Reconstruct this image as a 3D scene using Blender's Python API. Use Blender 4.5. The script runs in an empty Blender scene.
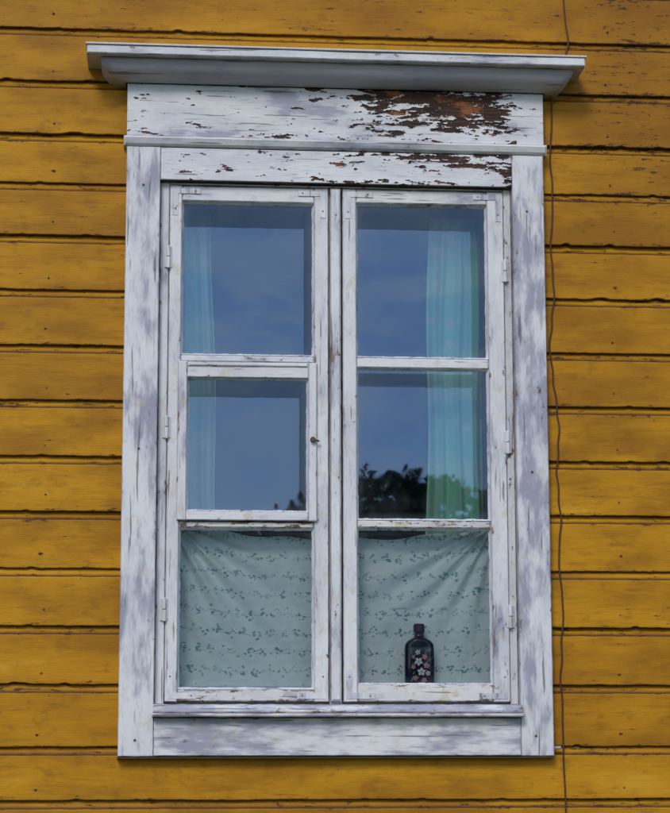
import bpy, math, random
from mathutils import Vector, Matrix, noise
random.seed(7)
S=bpy.context.scene
H=1.6   # eye level above ground; window heights below are relative to it
# ------------------------------------------------------------ node helper
class NT:
    def __init__(s,mat):
        mat.use_nodes=True; s.t=mat.node_tree; s.t.nodes.clear()
    def n(s,typ,ins={},**kw):
        nd=s.t.nodes.new(typ)
        for k,v in kw.items(): setattr(nd,k,v)
        for k,v in ins.items():
            if isinstance(v,bpy.types.NodeSocket): s.t.links.new(v,nd.inputs[k])
            else: nd.inputs[k].default_value=v
        return nd
    def math(s,op,a,b=0.0,c=0.0,clamp=False):
        return s.n('ShaderNodeMath',{0:a,1:b,2:c},operation=op,use_clamp=clamp).outputs[0]
    def mix(s,f,a,b,bt='MIX'):
        nd=s.n('ShaderNodeMix',data_type='RGBA',blend_type=bt,clamp_factor=True)
        for i,v in ((0,f),(6,a),(7,b)):
            if isinstance(v,bpy.types.NodeSocket): s.t.links.new(v,nd.inputs[i])
            else: nd.inputs[i].default_value=v if i==0 else (*v,1) if len(v)==3 else v
        return nd.outputs[2]
    def ss(s,v,a,b,lo=0.0,hi=1.0):
        return s.n('ShaderNodeMapRange',{'Value':v,'From Min':a,'From Max':b,'To Min':lo,'To Max':hi},interpolation_type='SMOOTHSTEP').outputs[0]
    def noise(s,vec,scale,detail=5,rough=.55,dist=0.0):
        return s.n('ShaderNodeTexNoise',{'Vector':vec,'Scale':scale,'Detail':detail,'Roughness':rough,'Distortion':dist}).outputs[0]
    def coords(s,rnd=7.0):
        tc=s.n('ShaderNodeTexCoord').outputs['Object']
        if rnd==0: return tc
        oi=s.n('ShaderNodeObjectInfo').outputs['Random']
        sc=s.math('MULTIPLY',oi,rnd)
        c=s.n('ShaderNodeCombineXYZ',{0:sc,1:sc,2:sc}).outputs[0]
        return s.n('ShaderNodeVectorMath',{0:tc,1:c},operation='ADD').outputs[0]
    def scale(s,v,k):
        return s.n('ShaderNodeMapping',{'Vector':v,'Scale':k}).outputs[0]
    def attr(s,name): return s.n('ShaderNodeAttribute',attribute_name=name).outputs['Fac']
    def out(s,sh): s.n('ShaderNodeOutputMaterial',{'Surface':sh})
    def principled(s,col,rough=.6,bump=None,bs=.3,bd=.002,**kw):
        ins={'Base Color':col if isinstance(col,bpy.types.NodeSocket) else (*col,1),'Roughness':rough}
        if bump is not None:
            ins['Normal']=s.n('ShaderNodeBump',{'Height':bump,'Strength':bs,'Distance':bd}).outputs[0]
        ins.update(kw)
        p=s.n('ShaderNodeBsdfPrincipled',ins).outputs[0]; s.out(p); return p
def M(name):
    m=bpy.data.materials.new(name); return m,NT(m)

def white_paint(name,vert,wear=0.0,blot=0.0,wc=(.79,.79,.82),cream=.35,edgew=.08):
    m,t=M(name); co=t.coords()
    a=t.scale(co,(1,1,.14) if vert else (.14,1,1)); b=t.scale(co,(1,1,.40) if vert else (.40,1,1))
    big=t.noise(b,9,4,.66); grain=t.noise(a,170,3,.6); mid=t.noise(a,38,4,.65); chip=t.noise(b,75,5,.7,.3)
    edge=t.attr('edge')
    eb=t.ss(edge,0.0,0.010,1,0)
    white=t.mix(t.ss(big,.35,.65),wc,tuple(x*.80 for x in wc[:2])+(wc[2]*.85,))
    scr=t.math('ADD',t.math('MULTIPLY',big,.62),t.math('ADD',t.math('MULTIPLY',mid,.36),t.math('MULTIPLY',chip,.12)))
    scr=t.ss(scr,.565-blot,.68-blot)
    col=t.mix(t.math('MULTIPLY',scr,.78),white,(.27,.27,.38))
    col=t.mix(t.ss(grain,.54,.76,0,.45),col,(.36,.35,.40))
    col=t.mix(t.math('MULTIPLY',t.ss(t.noise(co,23,4,.7),.54,.68),cream),col,(.60,.50,.34))
    cm=t.math('ADD',chip,t.math('ADD',t.math('MULTIPLY',eb,edgew),t.math('MULTIPLY',t.math('SUBTRACT',big,.5),.45)))
    cm=t.ss(cm,.70-wear,.722-wear)
    wood=t.mix(t.ss(grain,.38,.62),(.10,.06,.045),(.34,.22,.14))
    wood=t.mix(t.ss(mid,.5,.6),wood,(.27,.25,.27))
    col=t.mix(cm,col,wood)
    crack=t.ss(t.noise(t.scale(co,(1,1,.05) if vert else (.05,1,1)),110,2,.5),.655,.70)
    col=t.mix(t.math('MULTIPLY',crack,.7),col,(.10,.08,.08))
    grime=t.ss(edge,0,.0035,.45,0); col=t.mix(grime,col,(.16,.13,.12))
    h=t.math('SUBTRACT',t.math('MULTIPLY',grain,.45),cm)
    t.principled(col,.62,h,.55,.0018); return m
MV=white_paint('white_paint_vertical',True,.0,.035)
MH=white_paint('white_paint_horizontal',False,-.01,.02)
MHw=white_paint('white_paint_rail_worn',False,.02,.0,cream=.5)
MHww=white_paint('white_paint_bottom_rail',False,.07,.0,(.76,.75,.73),.8,.12)
MVw=white_paint('white_paint_stile_worn',True,.012,-.01,cream=.5)
MSill=white_paint('white_paint_sill',False,.03,.08)
MApron=white_paint('white_paint_apron',False,.01,.07)
MCorn=white_paint('white_paint_cornice',False,-.03,-.01)
MCove=white_paint('shaded_grey_paint_cove',False,-.05,-.01,(.44,.42,.48),.2)  # grey paint, colour darkened further for the shade under the cornice board

MWood,t=M('bare_weathered_wood'); co=t.coords(0)
g=t.noise(t.scale(co,(.08,1,1)),230,4,.65); b=t.noise(t.scale(co,(.4,1,1)),22,4,.6)
c=t.mix(t.ss(g,.35,.65),(.018,.008,.007),(.075,.030,.018))
c=t.mix(t.ss(b,.55,.65),c,(.27,.095,.03)); c=t.mix(t.ss(t.noise(co,60,4,.6),.62,.68),c,(.20,.17,.16))
t.principled(c,.8,g,.8,.002)
MFilm,t=M('peeling_white_paint'); co=t.coords(0)
b=t.noise(t.scale(co,(.35,1,1)),14,5,.6); g=t.noise(t.scale(co,(.12,1,1)),190,3,.6)
c=t.mix(t.ss(b,.35,.65),(.79,.79,.82),(.62,.62,.68)); c=t.mix(t.ss(b,.58,.66,0,.9),c,(.36,.36,.46)); c=t.mix(t.ss(g,.58,.72,0,.5),c,(.35,.33,.36))
c=t.mix(t.ss(t.attr('peel'),.35,.9,0,.5),c,(.50,.42,.36))
cr=t.ss(t.noise(t.scale(co,(.05,1,1)),120,2,.5),.64,.68); c=t.mix(t.math('MULTIPLY',cr,.7),c,(.10,.07,.06))
t.principled(c,.6,g,.5,.0015)

# siding
MSide,t=M('ochre_siding_paint'); co=t.coords(0)
sid=t.attr('board')
off=t.n('ShaderNodeCombineXYZ',{0:t.math('MULTIPLY',sid,3.7),1:t.math('MULTIPLY',sid,1.3),2:t.math('MULTIPLY',sid,5.1)}).outputs[0]
cb=t.n('ShaderNodeVectorMath',{0:co,1:off},operation='ADD').outputs[0]
big=t.noise(t.scale(cb,(.35,1,1)),7,4,.6); mid=t.noise(t.scale(cb,(.10,1,1)),60,4,.65); fine=t.noise(t.scale(cb,(.05,1,1)),330,3,.6)
spk=t.noise(t.scale(cb,(.28,1,1)),120,4,.7); blo=t.noise(t.scale(cb,(.7,1,1)),26,5,.65)
hue=t.n('ShaderNodeTexWhiteNoise',{'W':sid},noise_dimensions='1D').outputs[0]
c=t.mix(hue,(.60,.285,.007),(.50,.225,.006))
c=t.mix(t.ss(big,.40,.68,0,.85),c,(.31,.125,.005))
c=t.mix(t.ss(blo,.52,.70,0,.5),c,(.25,.11,.008))
c=t.mix(t.ss(mid,.50,.68,0,.4),c,(.25,.10,.009))
c=t.mix(t.ss(big,.30,.42,.6,0),c,(.72,.38,.03))
c=t.mix(t.ss(fine,.58,.74,0,.32),c,(.15,.065,.010))
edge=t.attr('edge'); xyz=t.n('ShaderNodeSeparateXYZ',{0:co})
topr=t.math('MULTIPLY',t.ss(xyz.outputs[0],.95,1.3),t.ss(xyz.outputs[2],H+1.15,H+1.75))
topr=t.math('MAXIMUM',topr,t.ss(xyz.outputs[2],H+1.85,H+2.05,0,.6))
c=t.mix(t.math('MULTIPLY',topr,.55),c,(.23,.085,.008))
eb=t.ss(edge,0,.02,1,0)
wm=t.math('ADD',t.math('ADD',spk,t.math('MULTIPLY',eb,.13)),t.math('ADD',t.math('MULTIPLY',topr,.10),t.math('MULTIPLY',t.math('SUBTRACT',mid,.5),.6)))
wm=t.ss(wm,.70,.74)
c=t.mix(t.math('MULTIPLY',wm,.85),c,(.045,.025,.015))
vo=t.n('ShaderNodeTexVoronoi',{'Vector':t.scale(cb,(.8,0,1)),'Scale':3.2,'Randomness':1.0})
kn=t.ss(vo.outputs['Distance'],.02,.05,1,0); c=t.mix(t.math('MULTIPLY',kn,.65),c,(.07,.03,.012))
edge_dark=t.ss(edge,0,.007,.9,0); c=t.mix(edge_dark,c,(.05,.02,.007))  # darker along the board lips and the chamfer break
h=t.math('ADD',t.math('MULTIPLY',fine,.4),t.math('MULTIPLY',spk,.6))
t.principled(c,.55,h,.5,.0024,**{'Specular IOR Level':.22})

def simple(name,col,rough=.6,col2=None,sc=20,bs=.3,**kw):
    m,t=M(name); co=t.coords(0); n=t.noise(co,sc,4,.6)
    t.principled(t.mix(n,col,col2 or col),rough,n,bs,.003,**kw); return m
MLiner=simple('shaded_frame_paint',(.012,.012,.035),.7,(.03,.03,.07))  # dark frame paint with the shadow inside the window worked into its colour
MRoom=simple('room_wallpaper',(.05,.06,.09),.9,(.08,.09,.12),3)
MInSill=simple('inner_sill_paint',(.70,.72,.74),.6,(.6,.62,.64))
MStone=simple('foundation_stone',(.22,.21,.2),.9,(.34,.32,.3),9,.8)
MCable=simple('brown_cable',(.10,.04,.015),.6,(.05,.022,.01),60)
MIron=simple('painted_iron',(.74,.74,.77),.5,(.5,.48,.48),110)
MDarkIron=simple('rusty_iron',(.06,.04,.035),.6,(.16,.09,.06),150)
MPipe=simple('old_nail',(.5,.48,.45),.5,(.3,.26,.22),90)
MGround=simple('grass_ground',(.04,.07,.02),.95,(.09,.11,.04),2)
MBark=simple('bark',(.07,.05,.035),.9,(.12,.09,.07),12)
MLeaf,t=M('foliage'); co=t.coords(0)
t.principled(t.mix(t.ss(t.noise(co,.8,3),.35,.65),(.014,.032,.010),(.06,.10,.025)),.8)

# glass: thin reflecting sheets
def glass(name,wave,k,tint,dustk):
    m,t=M(name); co=t.coords()
    wav=t.noise(t.scale(co,(1,1,.6)),7,2,.5)
    nb=t.n('ShaderNodeBump',{'Height':wav,'Strength':wave,'Distance':.004}).outputs[0]
    fr=t.n('ShaderNodeFresnel',{'IOR':1.5,'Normal':nb}).outputs[0]
    gl=t.n('ShaderNodeBsdfGlossy',{'Color':(*tint,1),'Roughness':.014,'Normal':nb}).outputs[0]
    tr=t.n('ShaderNodeBsdfTransparent',{'Color':(.99,1,1,1)}).outputs[0]
    mx=t.n('ShaderNodeMixShader',{0:t.math('MULTIPLY',fr,k,clamp=True),1:tr,2:gl}).outputs[0]
    if dustk:
        dif=t.n('ShaderNodeBsdfDiffuse',{'Color':(.50,.56,.64,1)}).outputs[0]
        dust=t.math('ADD',t.ss(t.noise(co,7,5,.7),.38,.72,.002,.045),t.ss(t.attr('edge'),0,.025,.06,0))
        mx=t.n('ShaderNodeMixShader',{0:dust,1:mx,2:dif}).outputs[0]
    t.out(mx); return m
MGlass=glass('old_window_glass',.045,2.5,(.46,.68,1.0),True)
MGlass2=glass('inner_window_glass',.05,4.4,(.42,.63,1.0),False)

# curtain cloths
MCl,t=M('printed_curtain_cloth')
uv=t.n('ShaderNodeUVMap').outputs[0]
sep=t.n('ShaderNodeSeparateXYZ',{0:uv}); u,v=sep.outputs[0],sep.outputs[1]
RP=.054
vs=t.math('MULTIPLY',v,1/RP); row=t.math('FRACT',vs); rid=t.math('FLOOR',vs)
wob=t.n('ShaderNodeCombineXYZ',{0:t.math('ADD',u,t.math('MULTIPLY',rid,.037)),1:v}).outputs[0]
vor=t.n('ShaderNodeTexVoronoi',{'Vector':t.scale(wob,(1,1.15,0)),'Scale':105,'Randomness':.95})
clus=t.math('SINE',t.math('MULTIPLY',t.math('ADD',u,t.math('MULTIPLY',rid,.017)),2*math.pi/.034))
clus2=t.math('SINE',t.math('MULTIPLY',t.math('ADD',u,t.math('MULTIPLY',rid,.029)),2*math.pi/.068))
band=t.math('ABSOLUTE',t.math('SUBTRACT',row,t.math('ADD',.5,t.math('MULTIPLY',clus2,.07))))
bm=t.ss(t.math('SUBTRACT',band,t.math('ADD',.16,t.math('MULTIPLY',clus,.13))),-.03,.03,1,0)
spot=t.ss(t.math('ADD',vor.outputs['Distance'],t.math('MULTIPLY',t.noise(uv,300,2),.35)),.56,.66,1,0)
mot=t.math('MULTIPLY',spot,bm)
stm=t.ss(t.math('ABSOLUTE',t.math('SUBTRACT',row,t.math('ADD',.47,t.math('MULTIPLY',clus,.05)))),.01,.035,.45,0)
mot=t.math('MAXIMUM',mot,t.math('MULTIPLY',stm,t.ss(clus2,-.3,.2)))
mot=t.math('MULTIPLY',mot,t.ss(t.noise(uv,14,3),.35,.6,.45,1))
nz=t.noise(uv,6,3)
base=t.mix(nz,(.78,.94,.91),(.88,.96,.93))
base=t.mix(t.ss(band,.44,.48,0,.14),base,(.45,.68,.66))
col=t.mix(t.math('MULTIPLY',mot,.8),base,(.04,.27,.33))
t.principled(col,.9)
MCu,t=M('teal_curtain_cloth'); co=t.coords(0)
vor=t.n('ShaderNodeTexVoronoi',{'Vector':t.scale(co,(1,.2,1)),'Scale':22})
fl=t.ss(t.math('ADD',vor.outputs['Distance'],t.math('MULTIPLY',t.noise(co,70,3),.25)),.34,.48,1,0)
c=t.mix(t.noise(co,5,3),(.42,.92,.62),(.56,.95,.70)); c=t.mix(t.math('MULTIPLY',fl,.55),c,(.92,.93,.82))
t.principled(c,.9)

# ------------------------------------------------------------ mesh helpers
def mesh_obj(name,verts,faces,mat,parent=None,smooth=False,attrs=None,uvs=None):
    me=bpy.data.meshes.new(name); me.from_pydata(verts,[],faces); me.update()
    if smooth: me.polygons.foreach_set('use_smooth',[True]*len(me.polygons))
    for k,vals in (attrs or {}).items():
        a=me.attributes.new(k,'FLOAT','POINT'); a.data.foreach_set('value',vals)
    if uvs:
        l=me.uv_layers.new(name='UVMap')
        for lp in me.loops: l.data[lp.index].uv=uvs[lp.vertex_index]
    me.materials.append(mat)
    o=bpy.data.objects.new(name,me); S.collection.objects.link(o)
    if parent: o.parent=parent
    return o
def empty(name):
    o=bpy.data.objects.new(name,None); S.collection.objects.link(o); return o
def span(a,b,bev,step):
    n=max(1,int(round((b-a-2*bev)/step))); return [a]+[a+bev+(b-a-2*bev)*i/n for i in range(n+1)]+[b]
def board(name,x0,x1,y0,y1,z0,z1,mat,parent,bev=.002,step=.012,jit=.0008,slope=0.0,sides=True):
    """timber: worn front face grid + side faces back to y1. z relative to eye level. slope: bottom leans out"""
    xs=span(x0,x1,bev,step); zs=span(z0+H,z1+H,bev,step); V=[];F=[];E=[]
    seed=random.random()*50
    nx,nz=len(xs),len(zs)
    vert=(z1-z0)>(x1-x0)
    for j,z in enumerate(zs):
        for i,x in enumerate(xs):
            bd=i in(0,nx-1) or j in(0,nz-1)
            n1=noise.noise(Vector((x*40+seed,z*40,1)));n2=noise.noise(Vector((x*40,z*40+seed,9)))
            lowf=noise.noise(Vector((x*5+seed,z*5,3)))
            y=y0+(bev if bd else 0)+n1*jit*.5+lowf*jit*1.2
            y-=slope*(1-(z-zs[0])/(zs[-1]-zs[0]))
            xx=x+(n2*jit if i in(0,nx-1) else 0); zz=z+(n1*jit if j in(0,nz-1) else 0)
            V.append((xx,y,zz))
            E.append(min(x-x0,x1-x) if vert else min(z-zs[0],zs[-1]-z))
    for j in range(nz-1):
        for i in range(nx-1):
            a=j*nx+i; F.append((a,a+1,a+nx+1,a+nx))
    ring=[i for i in range(nx)]+[j*nx+nx-1 for j in range(1,nz)]+[(nz-1)*nx+i for i in range(nx-2,-1,-1)]+[j*nx for j in range(nz-2,0,-1)]
    b0=len(V)
    for r in ring: V.append((V[r][0],y1,V[r][2])); E.append(0)
    m=len(ring)
    for k in range(m): F.append((ring[k],b0+k,b0+(k+1)%m,ring[(k+1)%m]))
    F.append(tuple(b0+k for k in range(m)))
    return mesh_obj(name,V,F,mat,parent,attrs={'edge':E})

# ------------------------------------------------------------ wall
wall=empty('wooden_wall')
adj={0:-.0055,1:-.0065,2:-.0075,3:.0035,4:.0065,5:.006,6:.0035,7:.004,8:.0025,9:.0045,10:.003,11:.0015,12:-.001,13:-.012}
zl=lambda k: 1.93966-.145*k+adj.get(k,0)
def siding():
    V=[];F=[];E=[];B=[]
    for k in range(-17,21):
        zb=zl(k)+H-.0; zt=zl(k-1)+H; h=zt-zb
        if zb<.55: continue
        segs=[(-3.2,4.2)]
        if zb<H+1.72 and zt>H+.06: segs=[(-3.2,.0),(.97,4.2)]
        lip=random.uniform(-.0018,.0018)
        for (xa,xb) in segs:
            xs=[xa]
            while xs[-1]<xb-1e-6:
                x=xs[-1]; xs.append(min(xb,x+(.008 if -.6<x<1.6 else .08)))
            prof=[(.018,.0015),(.003,.0005),(.0,.003),(-.0003,.010),(0,.05),(0,.09),(0,h-.0225),(.0015,h-.0195),(.0105,h-.005),(.013,h+.006)]
            ed=[0,0,.003,.010,.05,.05,.010,.0,.010,0]
            b0=len(V); n=len(prof)
            for x in xs:
                w=noise.noise(Vector((x*9,k*3.1,0)))*.0016+noise.noise(Vector((x*60,k*7.7,5)))*.0012
                chip=max(0,noise.noise(Vector((x*25,k*5.3,9)))-.32)*.014
                cup=noise.noise(Vector((x*1.2,k*2.2,3)))*.0014
                for q,(y,z) in enumerate(prof):
                    zz=z+(w+chip if q in(0,1,2) else 0)+(noise.noise(Vector((x*30,k*4,7)))*.0010 if q in (6,7) else 0)
                    V.append((x,y+lip+cup,zb+zz)); E.append(ed[q]); B.append(float(k+30))
            for i in range(len(xs)-1):
                for q in range(n-1):
                    a=b0+i*n+q; F.append((a,a+n,a+n+1,a+1))
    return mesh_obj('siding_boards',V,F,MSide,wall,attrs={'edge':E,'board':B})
siding()
def plainbox(name,x0,x1,y0,y1,z0,z1,mat,parent,bev=0):
    V=[(x,y,z) for x in(x0,x1) for y in(y0,y1) for z in(z0,z1)]
    F=[(0,1,3,2),(4,6,7,5),(0,4,5,1),(2,3,7,6),(0,2,6,4),(1,5,7,3)]
    o=mesh_obj(name,V,F,mat,parent)
    if bev:
        md=o.modifiers.new('b','BEVEL'); md.width=bev; md.segments=2
    return o
plainbox('sheathing_left',-3.2,0.0,.020,.14,.5,4.6,MDarkIron,wall)
plainbox('sheathing_right',.97,4.2,.020,.14,.5,4.6,MDarkIron,wall)
plainbox('sheathing_top',.0,.97,.020,.14,H+1.66,4.6,MDarkIron,wall)
plainbox('sheathing_bottom',.0,.97,.020,.14,.5,H+.1,MDarkIron,wall)
plainbox('foundation',-3.25,4.25,-.03,.25,-.1,.56,MStone,wall,.01)
rx0,rx1,ry0,ry1,rz0,rz1=-2.0,3.0,.142,3.6,.6,3.7
V=[(x,y,z) for x in(rx0,rx1) for y in(ry0,ry1) for z in(rz0,rz1)]
mesh_obj('room_shell',V,[(4,6,7,5),(0,1,3,2),(0,4,6,2),(1,5,7,3),(2,3,7,6)],MRoom,wall)

# ------------------------------------------------------------ window
win=empty('window')
YC=-.034
board('casing_left',-.0725,.0165,YC,.02,.020,1.604,MV,win,step=.011)
board('casing_right',.9515,1.0365,YC,.02,.020,1.604,MV,win,step=.011)
def film(name,x0,x1,y,z0,z1,bias,parent,wood=True,step=.0015):
    if wood: board(name+'_wood',x0,x1,y,.02,z0,z1,MWood,parent,step=.012)
    nx=int((x1-x0)/step); nz=int((z1-z0)/step)
    def val(x,z):
        zz=z+noise.noise(Vector((x*30,z*30,2)))*.003+.006*noise.noise(Vector((x*7,z*7,8)))
        return noise.fractal(Vector((x*13,0,zz*62)),.5,2.2,5)*1.45+.5*noise.noise(Vector((x*50,3,zz*140)))+bias(x,z)
    vals=[[val(x0+(x1-x0)*i/nx,z0+(z1-z0)*j/nz) for i in range(nx+1)] for j in range(nz+1)]
    V=[];F=[];P=[];idx={}
    T=.42
    def vid(i,j):
        if (i,j) in idx: return idx[(i,j)]
        v=vals[j][i]; x=x0+(x1-x0)*i/nx; z=z0+(z1-z0)*j/nz
        near=max(0,min(1,(v-(T-.32))/.32))
        lift=.0012+near**3*.0060*max(.1,.5+noise.noise(Vector((x*18,z*40,8))))
        if near==0: lift=.0010
        if i in(0,nx) or j in(0,nz): lift=-.0008
        idx[(i,j)]=len(V); V.append((x,y-lift+noise.noise(Vector((x*6,z*6,1)))*.0007,z+H)); P.append(near if near>.02 else 0); return idx[(i,j)]
    for j in range(nz):
        for i in range(nx):
            q=[(i,j),(i+1,j),(i+1,j+1),(i,j+1)]
            ok=[vals[b][a]<T for a,b in q]
            if all(ok): F.append(tuple(vid(*p) for p in q))
            elif sum(ok)==3: F.append(tuple(vid(*p) for p,o_ in zip(q,ok) if o_))
    return mesh_obj(name+'_paint',V,F,MFilm,parent,attrs={'peel':P})
def g(x,c,s): return math.exp(-((x-c)/s)**2)
def bias_fr(x,z):
    b=-.82+1.38*g(x,.73,.22)*g(z,1.75,.05)+.7*g(x,.60,.17)*g(z,1.77,.03)+1.1*g(x,.79,.14)*g(z,1.70,.05)+.75*g(x,.92,.07)*g(z,1.72,.05)
    b+=1.05*g(x,.36,.09)*g(z,1.648,.016)+.8*g(x,.60,.09)*g(z,1.665,.03)+.6*g(x,.95,.08)*g(z,1.665,.03)+.5*g(x,.15,.25)*g(z,1.775,.008)+.3*g(x,.1,.2)*g(z,1.64,.01)
    b-=.6*g(x,1.04,.05)
    return b
film('frieze',-.073,1.039,-.034,1.633,1.776,bias_fr,win)
def bias_hd(x,z):
    b=-.80+1.1*g(x,.68,.27)*g(z,1.60,.024)+.65*g(x,.80,.15)*g(z,1.575,.035)+1.1*g(x,.94,.03)*g(z,1.55,.05)+.85*g(x,.65,.28)*g(z,1.52,.010)+.6*g(x,.08,.04)*g(z,1.575,.03)
    return b
film('head_casing',.0175,.9505,-.0325,1.516,1.603,bias_hd,win)
board('drip_moulding',-.081,1.046,-.050,.02,1.6055,1.6315,MCorn,win,bev=.006,slope=-.012)
pr=[]
for i in range(13):
    a=i/12*math.pi/2
    pr.append((.004+.066*math.sin(a)**.9,1.777+.046*(1-math.cos(a))))
pr.append((.070,1.8235))
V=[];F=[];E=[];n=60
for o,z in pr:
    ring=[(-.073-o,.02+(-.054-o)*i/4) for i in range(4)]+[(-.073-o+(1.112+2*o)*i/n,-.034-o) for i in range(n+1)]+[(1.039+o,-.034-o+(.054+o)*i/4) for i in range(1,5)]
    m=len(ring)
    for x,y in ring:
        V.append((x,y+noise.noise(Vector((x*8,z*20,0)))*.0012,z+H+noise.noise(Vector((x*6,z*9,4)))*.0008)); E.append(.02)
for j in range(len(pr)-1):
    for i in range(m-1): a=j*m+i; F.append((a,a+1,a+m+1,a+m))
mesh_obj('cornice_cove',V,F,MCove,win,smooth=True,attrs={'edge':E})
board('cornice_board',-.178,1.136,-.130,.02,1.8245,1.8475,MCorn,win,bev=.003,jit=.0018)
plainbox('cornice_flashing',-.182,1.140,-.134,.02,H+1.8485,H+1.8535,MIron,win,.001)
board('jamb_left',.0175,.0415,-.010,.05,.150,1.5150,MVw,win)
board('jamb_right',.9305,.9505,-.010,.05,.150,1.5150,MVw,win)
board('frame_head',.042,.930,-.010,.05,1.5095,1.5150,MHw,win)
board('mullion_post',.4625,.4975,.004,.05,.150,1.509,MVw,win)
board('astragal',.4665,.4935,-.019,.003,.158,1.506,MVw,win,bev=.005)
def sash(name,xa,xb,gx0,gx1,rails):
    y0,y1=-.012,.026
    board(name+'_stile_left',xa,gx0,y0,y1,.157,1.507,MVw,win,step=.009)
    board(name+'_stile_right',gx1,xb,y0,y1,.157,1.507,MVw,win,step=.009)
    for i,(z0,z1,dy) in enumerate(rails):
        board(name+'_rail_%d'%i,gx0+.0004,gx1-.0004,y0+.001+dy,y1,z0,z1,MHww if i>=2 else MHw,win,step=.009,bev=.003 if z1-z0>.025 else .004,jit=.0014)
sash('left_sash',.0425,.4610,.0745,.4240,[(1.466,1.5068,0),(1.0345,1.0535,.003),(.600,.617,.003),(.1572,.188,0)])
sash('right_sash',.4990,.9295,.5350,.8860,[(1.470,1.5068,0),(1.026,1.0530,.004),(.603,.624,.004),(.1572,.200,0)])
vy=-.021
board('vent_stile_left',.0680,.0925,vy,.022,.6185,1.0335,MVw,win,step=.009)
board('vent_stile_right',.4085,.4300,vy,.022,.6185,1.0335,MVw,win,step=.009)
board('vent_rail_top',.0929,.4081,vy+.001,.022,.992,1.0332,MHw,win,step=.009)
board('vent_rail_bottom',.0929,.4081,vy+.001,.022,.6188,.642,MHw,win,step=.009)
board('vent_bead',.0940,.4070,vy-.004,vy+.0005,1.020,1.0325,MHw,win,bev=.004)
def putty(name,x0,x1,z0,z1,yf,yg,w=.007):
    c=[(x0,z0),(x1,z0),(x1,z1),(x0,z1)]; d=[(1,1),(-1,1),(-1,-1),(1,-1)]
    n=90; outer=[];inner=[]
    for k in range(4):
        a,b=c[k],c[(k+1)%4]; da,db=d[k],d[(k+1)%4]
        for i in range(n):
            f=i/n; px=(a[0]+(b[0]-a[0])*f); pz=(a[1]+(b[1]-a[1])*f)
            q=noise.fractal(Vector((px*35,pz*35,k+x0*9)),.6,2.2,3); ww=w*(1+.25*q)
            outer.append((px,yf,pz+H))
            inner.append((px+(da[0]+(db[0]-da[0])*f)*ww,yg,pz+(da[1]+(db[1]-da[1])*f)*ww+H))
    m=len(outer); V=outer+inner; F=[(k,(k+1)%m,m+(k+1)%m,m+k) for k in range(m)]
    mesh_obj(name,V,F,MVw,win,attrs={'edge':[.004]*len(V)})
def pane(name,x0,x1,z0,z1,y,mat=None):
    n=12;V=[];E=[];F=[]
    for j in range(n+1):
        for i in range(n+1):
            x=x0+(x1-x0)*i/n; z=z0+(z1-z0)*j/n
            V.append((x,y,z+H)); E.append(min(x-x0,x1-x,z-z0,z1-z))
    for j in range(n):
        for i in range(n): a=j*(n+1)+i; F.append((a,a+1,a+n+2,a+n+1))
    return mesh_obj(name,V,F,mat or MGlass,win,attrs={'edge':E})
panes=[('a',.0745,.4240,1.0535,1.466,.000),('b',.0925,.4085,.642,.992,-.008),('c',.0745,.4240,.188,.600,.000),
       ('d',.5350,.8860,1.053,1.470,.000),('e',.5350,.8860,.624,1.026,.000),('f',.5350,.8860,.200,.603,.000)]
for n,x0,x1,z0,z1,y in panes:
    pane('glass_'+n,x0,x1,z0,z1,y+.006); putty('putty_'+n,x0,x1,z0,z1,y-.006,y+.0055,.0055)
board('sill',.014,.954,-.050,.02,.128,.1495,MSill,win,bev=.004,slope=.018,jit=.0018)
board('sill_nose',.012,.956,-.066,-.034,.1175,.1272,MSill,win,bev=.003)
board('apron',.0175,.9505,-.036,.02,.021,.116,MApron,win)
board('bottom_edge',-.074,1.038,-.030,.02,.014,.0192,MDarkIron,win)
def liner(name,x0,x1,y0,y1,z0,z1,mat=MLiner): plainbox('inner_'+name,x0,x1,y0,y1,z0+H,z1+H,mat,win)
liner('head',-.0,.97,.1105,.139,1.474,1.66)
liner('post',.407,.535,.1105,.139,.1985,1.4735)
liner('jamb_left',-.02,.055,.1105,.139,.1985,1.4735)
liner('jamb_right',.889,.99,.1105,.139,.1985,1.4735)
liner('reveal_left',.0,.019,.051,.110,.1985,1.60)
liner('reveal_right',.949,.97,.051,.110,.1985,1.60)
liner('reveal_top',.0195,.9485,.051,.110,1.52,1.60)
liner('sill',-.02,.99,.027,.30,.150,.1975,MInSill)
pane('inner_glass_left',.0552,.4068,.1987,1.4733,.124,MGlass2)
pane('inner_glass_right',.5352,.8888,.1987,1.4733,.126,MGlass2)
def cyl(name,p,q,r,mat,parent,n=12):
    p,q=Vector(p),Vector(q); d=(q-p).normalized(); a=d.orthogonal().normalized(); b=d.cross(a)
    V=[];F=[]
    for c,rr in((p,r*.85),(p+d*r*.3,r),(q-d*r*.3,r),(q,r*.85)):
        for i in range(n):
            t_=i/n*2*math.pi; V.append(tuple(c+a*math.cos(t_)*rr+b*math.sin(t_)*rr))
    for k in range(3):
        for i in range(n): j=(i+1)%n; F.append((k*n+i,k*n+j,(k+1)*n+j,(k+1)*n+i))
    F.append(tuple(range(n-1,-1,-1))); F.append(tuple(3*n+i for i in range(n)))
    return mesh_obj(name,V,F,mat,parent,attrs={'edge':[.02]*len(V)})
MHinge=white_paint('hinge_paint',True,.02,.0)
for x,zs in((.040,(1.312,.86,.389)),(.932,(1.29,.83,.375))):
    for z in zs:
        for k in(0,1): cyl('hinge_barrel',(x,-.018,z+H-.03+k*.031),(x,-.018,z+H+k*.031-.001),.0052,MHinge,win)
        plainbox('hinge_leaf',x-.010,x+.010,-.0145,-.009,z+H-.028,z+H+.028,MIron,win,.001)
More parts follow.
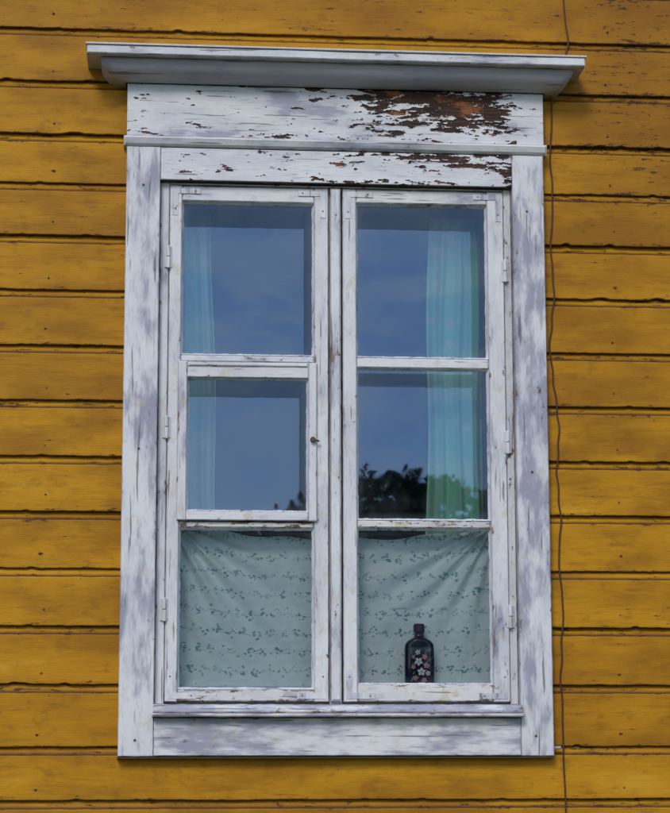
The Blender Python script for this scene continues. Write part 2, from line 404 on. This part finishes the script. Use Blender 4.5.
def corner(xc,zc,sx,sz):
    L=.072; w=.013
    y0,y1=-.0135,-.0105
    pts=[(0,0),(L,0),(L,w),(w,w),(w,L),(0,L)]
    V=[]
    for y in(y0,y1):
        for a,b in pts: V.append((xc+sx*a,y,zc+H+sz*b))
    n=6;F=[tuple(range(n)),tuple(range(2*n-1,n-1,-1))]+[(i,(i+1)%n,n+(i+1)%n,n+i) for i in range(n)]
    o=mesh_obj('corner_bracket',V,F,MHinge,win,attrs={'edge':[.02]*12})
    md=o.modifiers.new('b','BEVEL'); md.width=.001
    for a,b in((.060,.0065),(.0065,.055)):
        cyl('screw',(xc+sx*a,-.0143,zc+H+sz*b),(xc+sx*a,-.012,zc+H+sz*b),.0022,MDarkIron,win,8)
for xa,xb in((.050,.453),(.507,.922)):
    corner(xa,.165,1,1);corner(xb,.165,-1,1);corner(xa,1.499,1,-1);corner(xb,1.499,-1,-1)
cyl('latch_knob',(.419,-.034,.83+H),(.419,-.020,.83+H),.007,MDarkIron,win)
cyl('latch_pin',(.419,-.030,.83+H),(.436,-.026,.826+H),.0025,MDarkIron,win)
cyl('nail',(1.034,-.012,.040+H),(1.058,-.014,.041+H),.0042,MPipe,win)
for x,z in((-.03,.06),(-.03,.8),(-.028,1.5),(.99,.07),(.992,.75),(.99,1.45),(.2,.07),(.75,.065)):
    cyl('nail_head',(x,YC-.0015,z+H),(x,YC+.004,z+H),.0035,MDarkIron,win,8)
# siding nails at the studs
for k in range(-1,15):
    for xs_ in(-.27,1.225):
        zz=zl(k)+random.uniform(.028,.045)
        cyl('siding_nail',(xs_+random.uniform(-.012,.012),-.0025,zz+H),(xs_,.004,zz+H),.0026,MDarkIron,wall,8)

# ------------------------------------------------------------ curtains
def lower_curtain():
    x0,x1=.035,.945; nx,nz=260,140; V=[];F=[];U=[]
    for j in range(nz+1):
        v=j/nz
        for i in range(nx+1):
            u=i/nx; x=x0+(x1-x0)*u
            sag=.052*(1-abs(2*u-1)**2.2)+.004*math.sin(u*31)
            zt=.632-sag; zb=.199
            z=zb+(zt-zb)*v
            y=.072
            for cx,sg in((x0+.01,1),(x1-.03,-1)):
                dx=(x-cx)*sg; dz=.635-z; r=math.hypot(dx,dz)+1e-4; th=math.atan2(dz,max(dx,1e-4))
                A=.0125*math.exp(-((r-.18)/.26)**2)*min(1,r/.05)*math.exp(-((th-.80)/.55)**2)
                if abs(x-.7)<.08 and z<.4: A*=.5
                y+=A*math.sin(th*23+1.5*noise.noise(Vector((x*4,z*4,cx))))
            lowz=1 if abs(x-.7)>.07 or z>.4 else .5
            y+=(.006*noise.noise(Vector((x*9,z*3,2)))+.0055*noise.noise(Vector((x*20+z*16,z*10,6)))+.0020*noise.noise(Vector((x*60,z*40,6))))*lowz
            V.append((x,y,z+H)); U.append((x+.006*noise.noise(Vector((x*7,z*7,4))),z+sag*v*.9+.007*noise.noise(Vector((x*6,z*8,14)))))
    for j in range(nz):
        for i in range(nx): a=j*(nx+1)+i; F.append((a,a+1,a+nx+2,a+nx+1))
    return mesh_obj('cafe_curtain',V,F,MCl,None,True,uvs=U)
lower_curtain()
def side_curtain(xt0,xt1,xb0,xb1):
    nx,nz=120,60;V=[];F=[]
    for j in range(nz+1):
        v=j/nz; z=.25+1.4*v
        for i in range(nx+1):
            u=i/nx; a=xb0+(xt0-xb0)*v; b=xb1+(xt1-xb1)*v
            x=a+(b-a)*u+.004*math.sin(z*9+u*5)
            y=.160+.011*math.sin(u*26+1.2*math.sin(z*2))+.004*math.sin(u*57+z)
            V.append((x,y,z+H))
    for j in range(nz):
        for i in range(nx): a=j*(nx+1)+i; F.append((a,a+1,a+nx+2,a+nx+1))
    return mesh_obj('curtain',V,F,MCu,None,True)
side_curtain(-.04,.155,-.04,.185)
side_curtain(.755,.96,.735,.96)

# ------------------------------------------------------------ bottle
MBot,t=M('dark_blue_glass'); co=t.coords(0)
t.principled(t.mix(t.noise(co,30,3),(.004,.005,.022),(.008,.010,.04)),.15,**{'Specular IOR Level':.5})
def flat(name,c,r=.5): return simple(name,c,r,tuple(x*.8 for x in c),90,.1)
MPink=flat('pink_enamel',(.85,.30,.42)); MWh=flat('white_enamel',(.9,.86,.86)); MGr=flat('green_enamel',(.10,.45,.28)); MCap=flat('black_cap',(.010,.010,.018),.35)
bot=empty('bottle')
bx,by,bz=.700,.034,.1985+H
prof=[(0,.030),(.002,.0355),(.006,.038),(.05,.0385),(.098,.038),(.108,.036),(.116,.030),(.121,.021),(.125,.0145),(.130,.0125),(.138,.012),(.139,.0135)]
V=[];F=[];n=40; DR=.48
for h,r in prof:
    e=4.0 if h<.11 else 2.4
    for i in range(n):
        a=i/n*2*math.pi; ca,sa=math.cos(a),math.sin(a)
        k=(abs(ca)**e+abs(sa)**e)**(-1/e); dr=DR+(1-DR)*max(0,min(1,(h-.108)/.015))
        V.append((bx+r*k*ca,by+r*k*sa*dr,bz+h))
for j in range(len(prof)-1):
    for i in range(n): q=(i+1)%n; F.append((j*n+i,j*n+q,(j+1)*n+q,(j+1)*n+i))
F.append(tuple(range(n-1,-1,-1)))
mesh_obj('glass_body',V,F,MBot,bot,True)
cyl('cap',(bx,by,bz+.136),(bx,by,bz+.160),.0150,MCap,bot,24)
yf=by-.0385*DR-.0012
def disc(cx,cz,rx,rz,rot,mat,yy):
    V=[(cx,yy-.0008,cz)];m_=10
    for i in range(m_):
        a=i/m_*2*math.pi; px,pz=rx*math.cos(a),rz*math.sin(a)
        V.append((cx+px*math.cos(rot)-pz*math.sin(rot),yy,cz+px*math.sin(rot)+pz*math.cos(rot)))
    mesh_obj('painted_petal',V,[(0,1+i,1+(i+1)%m_) for i in range(m_)],mat,bot)
for fx,fz,s,mt in((-.006,.086,.9,MWh),(.012,.074,1.0,MPink),(-.004,.062,1.4,MWh),(.016,.052,1.1,MPink),(-.018,.048,.8,MPink),(.003,.036,1.4,MWh),(.020,.032,.9,MWh),(-.013,.020,.9,MPink),(-.018,.074,.6,MPink),(.010,.014,1.0,MPink)):
    for k in range(5):
        a=k/5*2*math.pi+fx*90
        disc(bx+fx+math.cos(a)*.0042*s,bz+fz+math.sin(a)*.0042*s,.0036*s,.0026*s,a,mt,yf-.0004*k*.3)
    disc(bx+fx,bz+fz,.0017*s,.0017*s,0,MGr,yf-.002)
for k in range(18):
    disc(bx+random.uniform(-.024,.024),bz+random.uniform(.012,.094),.0045,.0014,random.uniform(0,3),MGr,yf+.0002)

# ------------------------------------------------------------ cable
pts=[(1.100,2.9),(1.108,2.4),(1.105,2.10),(1.117,1.93),(1.098,1.86),(1.07,1.79),(1.0625,1.64),(1.065,1.5),(1.0574,1.36),(1.065,1.22),(1.050,1.10),(1.058,.99),(1.0717,.87),(1.0617,.76),(1.072,.63),(1.0643,.495),(1.072,.367),(1.061,.215),(1.0657,.06),(1.069,-.125),(1.06,-.5),(1.07,-1.0)]
cu=bpy.data.curves.new('cable','CURVE'); cu.dimensions='3D'; cu.bevel_depth=.0021; cu.bevel_resolution=3
sp=cu.splines.new('BEZIER'); dense=[]
for i in range(len(pts)-1):
    for k in range(3):
        f=k/3; dense.append((pts[i][0]*(1-f)+pts[i+1][0]*f+(random.uniform(-.003,.003) if k else 0),pts[i][1]*(1-f)+pts[i+1][1]*f))
dense.append(pts[-1])
sp.bezier_points.add(len(dense)-1)
for bp,(x,z) in zip(sp.bezier_points,dense):
    bp.co=(x,-.0045+random.uniform(-.001,.0),z+H); bp.handle_left_type=bp.handle_right_type='AUTO'
cu.materials.append(MCable)
S.collection.objects.link(bpy.data.objects.new('cable',cu))

# ------------------------------------------------------------ surroundings (behind the viewer, seen reflected)
n=24;V=[];F=[]
for j in range(n+1):
    for i in range(n+1): V.append((-600+1200*i/n,-1100+1200*j/n,0))
for j in range(n):
    for i in range(n): a=j*(n+1)+i; F.append((a,a+1,a+n+2,a+n+1))
mesh_obj('ground',V,F,MGround)
V=[];F=[];VB=[];FB=[]
def tree(cx,cy,h,w,dens=1.0):
    r=.18+h*.012
    b0=len(VB)
    for k in range(6):
        z=h*.85*k/5; rr=r*(1-k/5.5); ox=noise.noise(Vector((cx,z*.3,0)))*.5
        for i in range(8):
            a=i/8*2*math.pi; VB.append((cx+ox+rr*math.cos(a),cy+rr*math.sin(a),z))
    for k in range(5):
        for i in range(8): FB.append((b0+k*8+i,b0+k*8+(i+1)%8,b0+(k+1)*8+(i+1)%8,b0+(k+1)*8+i))
    clumps=[]
    for k in range(int(30*dens)):
        a=random.uniform(0,6.283); zz=random.uniform(.08,.95) if k%3 else random.uniform(.75,.97); R=w*math.sqrt(max(.12,1-((zz-.42)/.62)**2))*random.uniform(.2,1)
        c=(cx+R*math.cos(a),cy+R*math.sin(a),h*zz); clumps.append(c)
        b=len(VB); s0=Vector((cx,cy,h*zz*.7)); e=Vector(c)
        for p,rr in((s0,.07),(e,.015)):
            for i in range(3):
                t_=i/3*6.283; VB.append((p.x+rr*math.cos(t_),p.y+rr*math.sin(t_),p.z))
        for i in range(3): FB.append((b+i,b+(i+1)%3,b+3+(i+1)%3,b+3+i))
    for c in clumps:
        cr=random.uniform(.6,1.1)*w/3
        for k in range(60):
            p=Vector((random.gauss(0,.5),random.gauss(0,.5),random.gauss(0,.4)))*cr+Vector(c)
            if p.z>h or p.z<.1: continue
            d=Vector((random.gauss(0,1),random.gauss(0,1),random.gauss(0,1))).normalized(); e=d.orthogonal().normalized(); s=random.uniform(.12,.28)*(1.25 if p.z<h*.7 else .8)
            b=len(V); V.extend([tuple(p+d*s),tuple(p+e*s*.7),tuple(p-d*s),tuple(p-e*s*.7)]); F.append((b,b+1,b+2,b+3))
for ry in(-60,-64,-68):
    tx=-14
    while tx<26:
        if ry!=-60 or not(4.5<tx<13): tree(tx,ry+random.uniform(-1,1),random.uniform(8.4,9.1)*(-ry+5)/65,random.uniform(2.4,3.2))
        tx+=random.uniform(1.8,2.6)
for a in((5.4,-60,10.0,1.7,1.3),(6.6,-61,10.7,1.8,1.4),(7.9,-60,10.9,1.8,1.4),(9.2,-61,10.9,1.7,1.4),(10.6,-60,10.2,1.8,1.2),(12.0,-61,9.5,2.0,1.1)): tree(*a)
tl=empty('tree_line')
mesh_obj('foliage',V,F,MLeaf,tl); mesh_obj('trunks',VB,FB,MBark,tl)

# ------------------------------------------------------------ light
EL,AZ=math.radians(38),math.radians(200)
w=bpy.data.worlds.new('World'); S.world=w; w.use_nodes=True; T=w.node_tree; T.nodes.clear()
class WT(NT):
    def __init__(s): s.t=T
t=WT()
sky=t.n('ShaderNodeTexSky',sky_type='NISHITA'); sky.sun_disc=False; sky.sun_elevation=EL; sky.sun_rotation=AZ; sky.dust_density=.6; sky.ozone_density=3.5
tc=t.n('ShaderNodeTexCoord').outputs['Generated']
cl=t.noise(t.scale(tc,(1,1,2.4)),10,5,.62,.6)
col=t.mix(t.ss(cl,.42,.64,0,.85),sky.outputs[0],(7.6,8.0,8.8))
bg=t.n('ShaderNodeBackground',{'Color':col,'Strength':.12})
t.n('ShaderNodeOutputWorld',{'Surface':bg.outputs[0]})
sl=bpy.data.lights.new('sun','SUN'); sl.energy=1.5; sl.angle=math.radians(18); sl.color=(1,.96,.90)
so=bpy.data.objects.new('sun',sl); S.collection.objects.link(so)
d=Vector((math.sin(AZ)*math.cos(EL),math.cos(AZ)*math.cos(EL),math.sin(EL)))
so.rotation_euler=d.to_track_quat('Z','Y').to_euler()

# ------------------------------------------------------------ camera
yaw,pit,rol=.08862,.1687,-.00173
Fv=Vector((math.sin(yaw)*math.cos(pit),math.cos(yaw)*math.cos(pit),math.sin(pit)))
R0=Vector((math.cos(yaw),-math.sin(yaw),0)); U0=R0.cross(Fv)
c,s=math.cos(rol),math.sin(rol); R=c*R0+s*U0; U=-s*R0+c*U0
cam=bpy.data.cameras.new('camera'); cam.sensor_fit='VERTICAL'; cam.sensor_height=36; cam.lens=36*2100/813; cam.clip_end=3000; cam.clip_start=.05
co_=bpy.data.objects.new('camera',cam); S.collection.objects.link(co_)
m=Matrix((R,U,-Fv)).transposed().to_4x4(); m.translation=Vector((0,-5.393,H)); co_.matrix_world=m
S.camera=co_
S.view_settings.view_transform='Standard'; S.view_settings.look='None'; S.view_settings.exposure=0
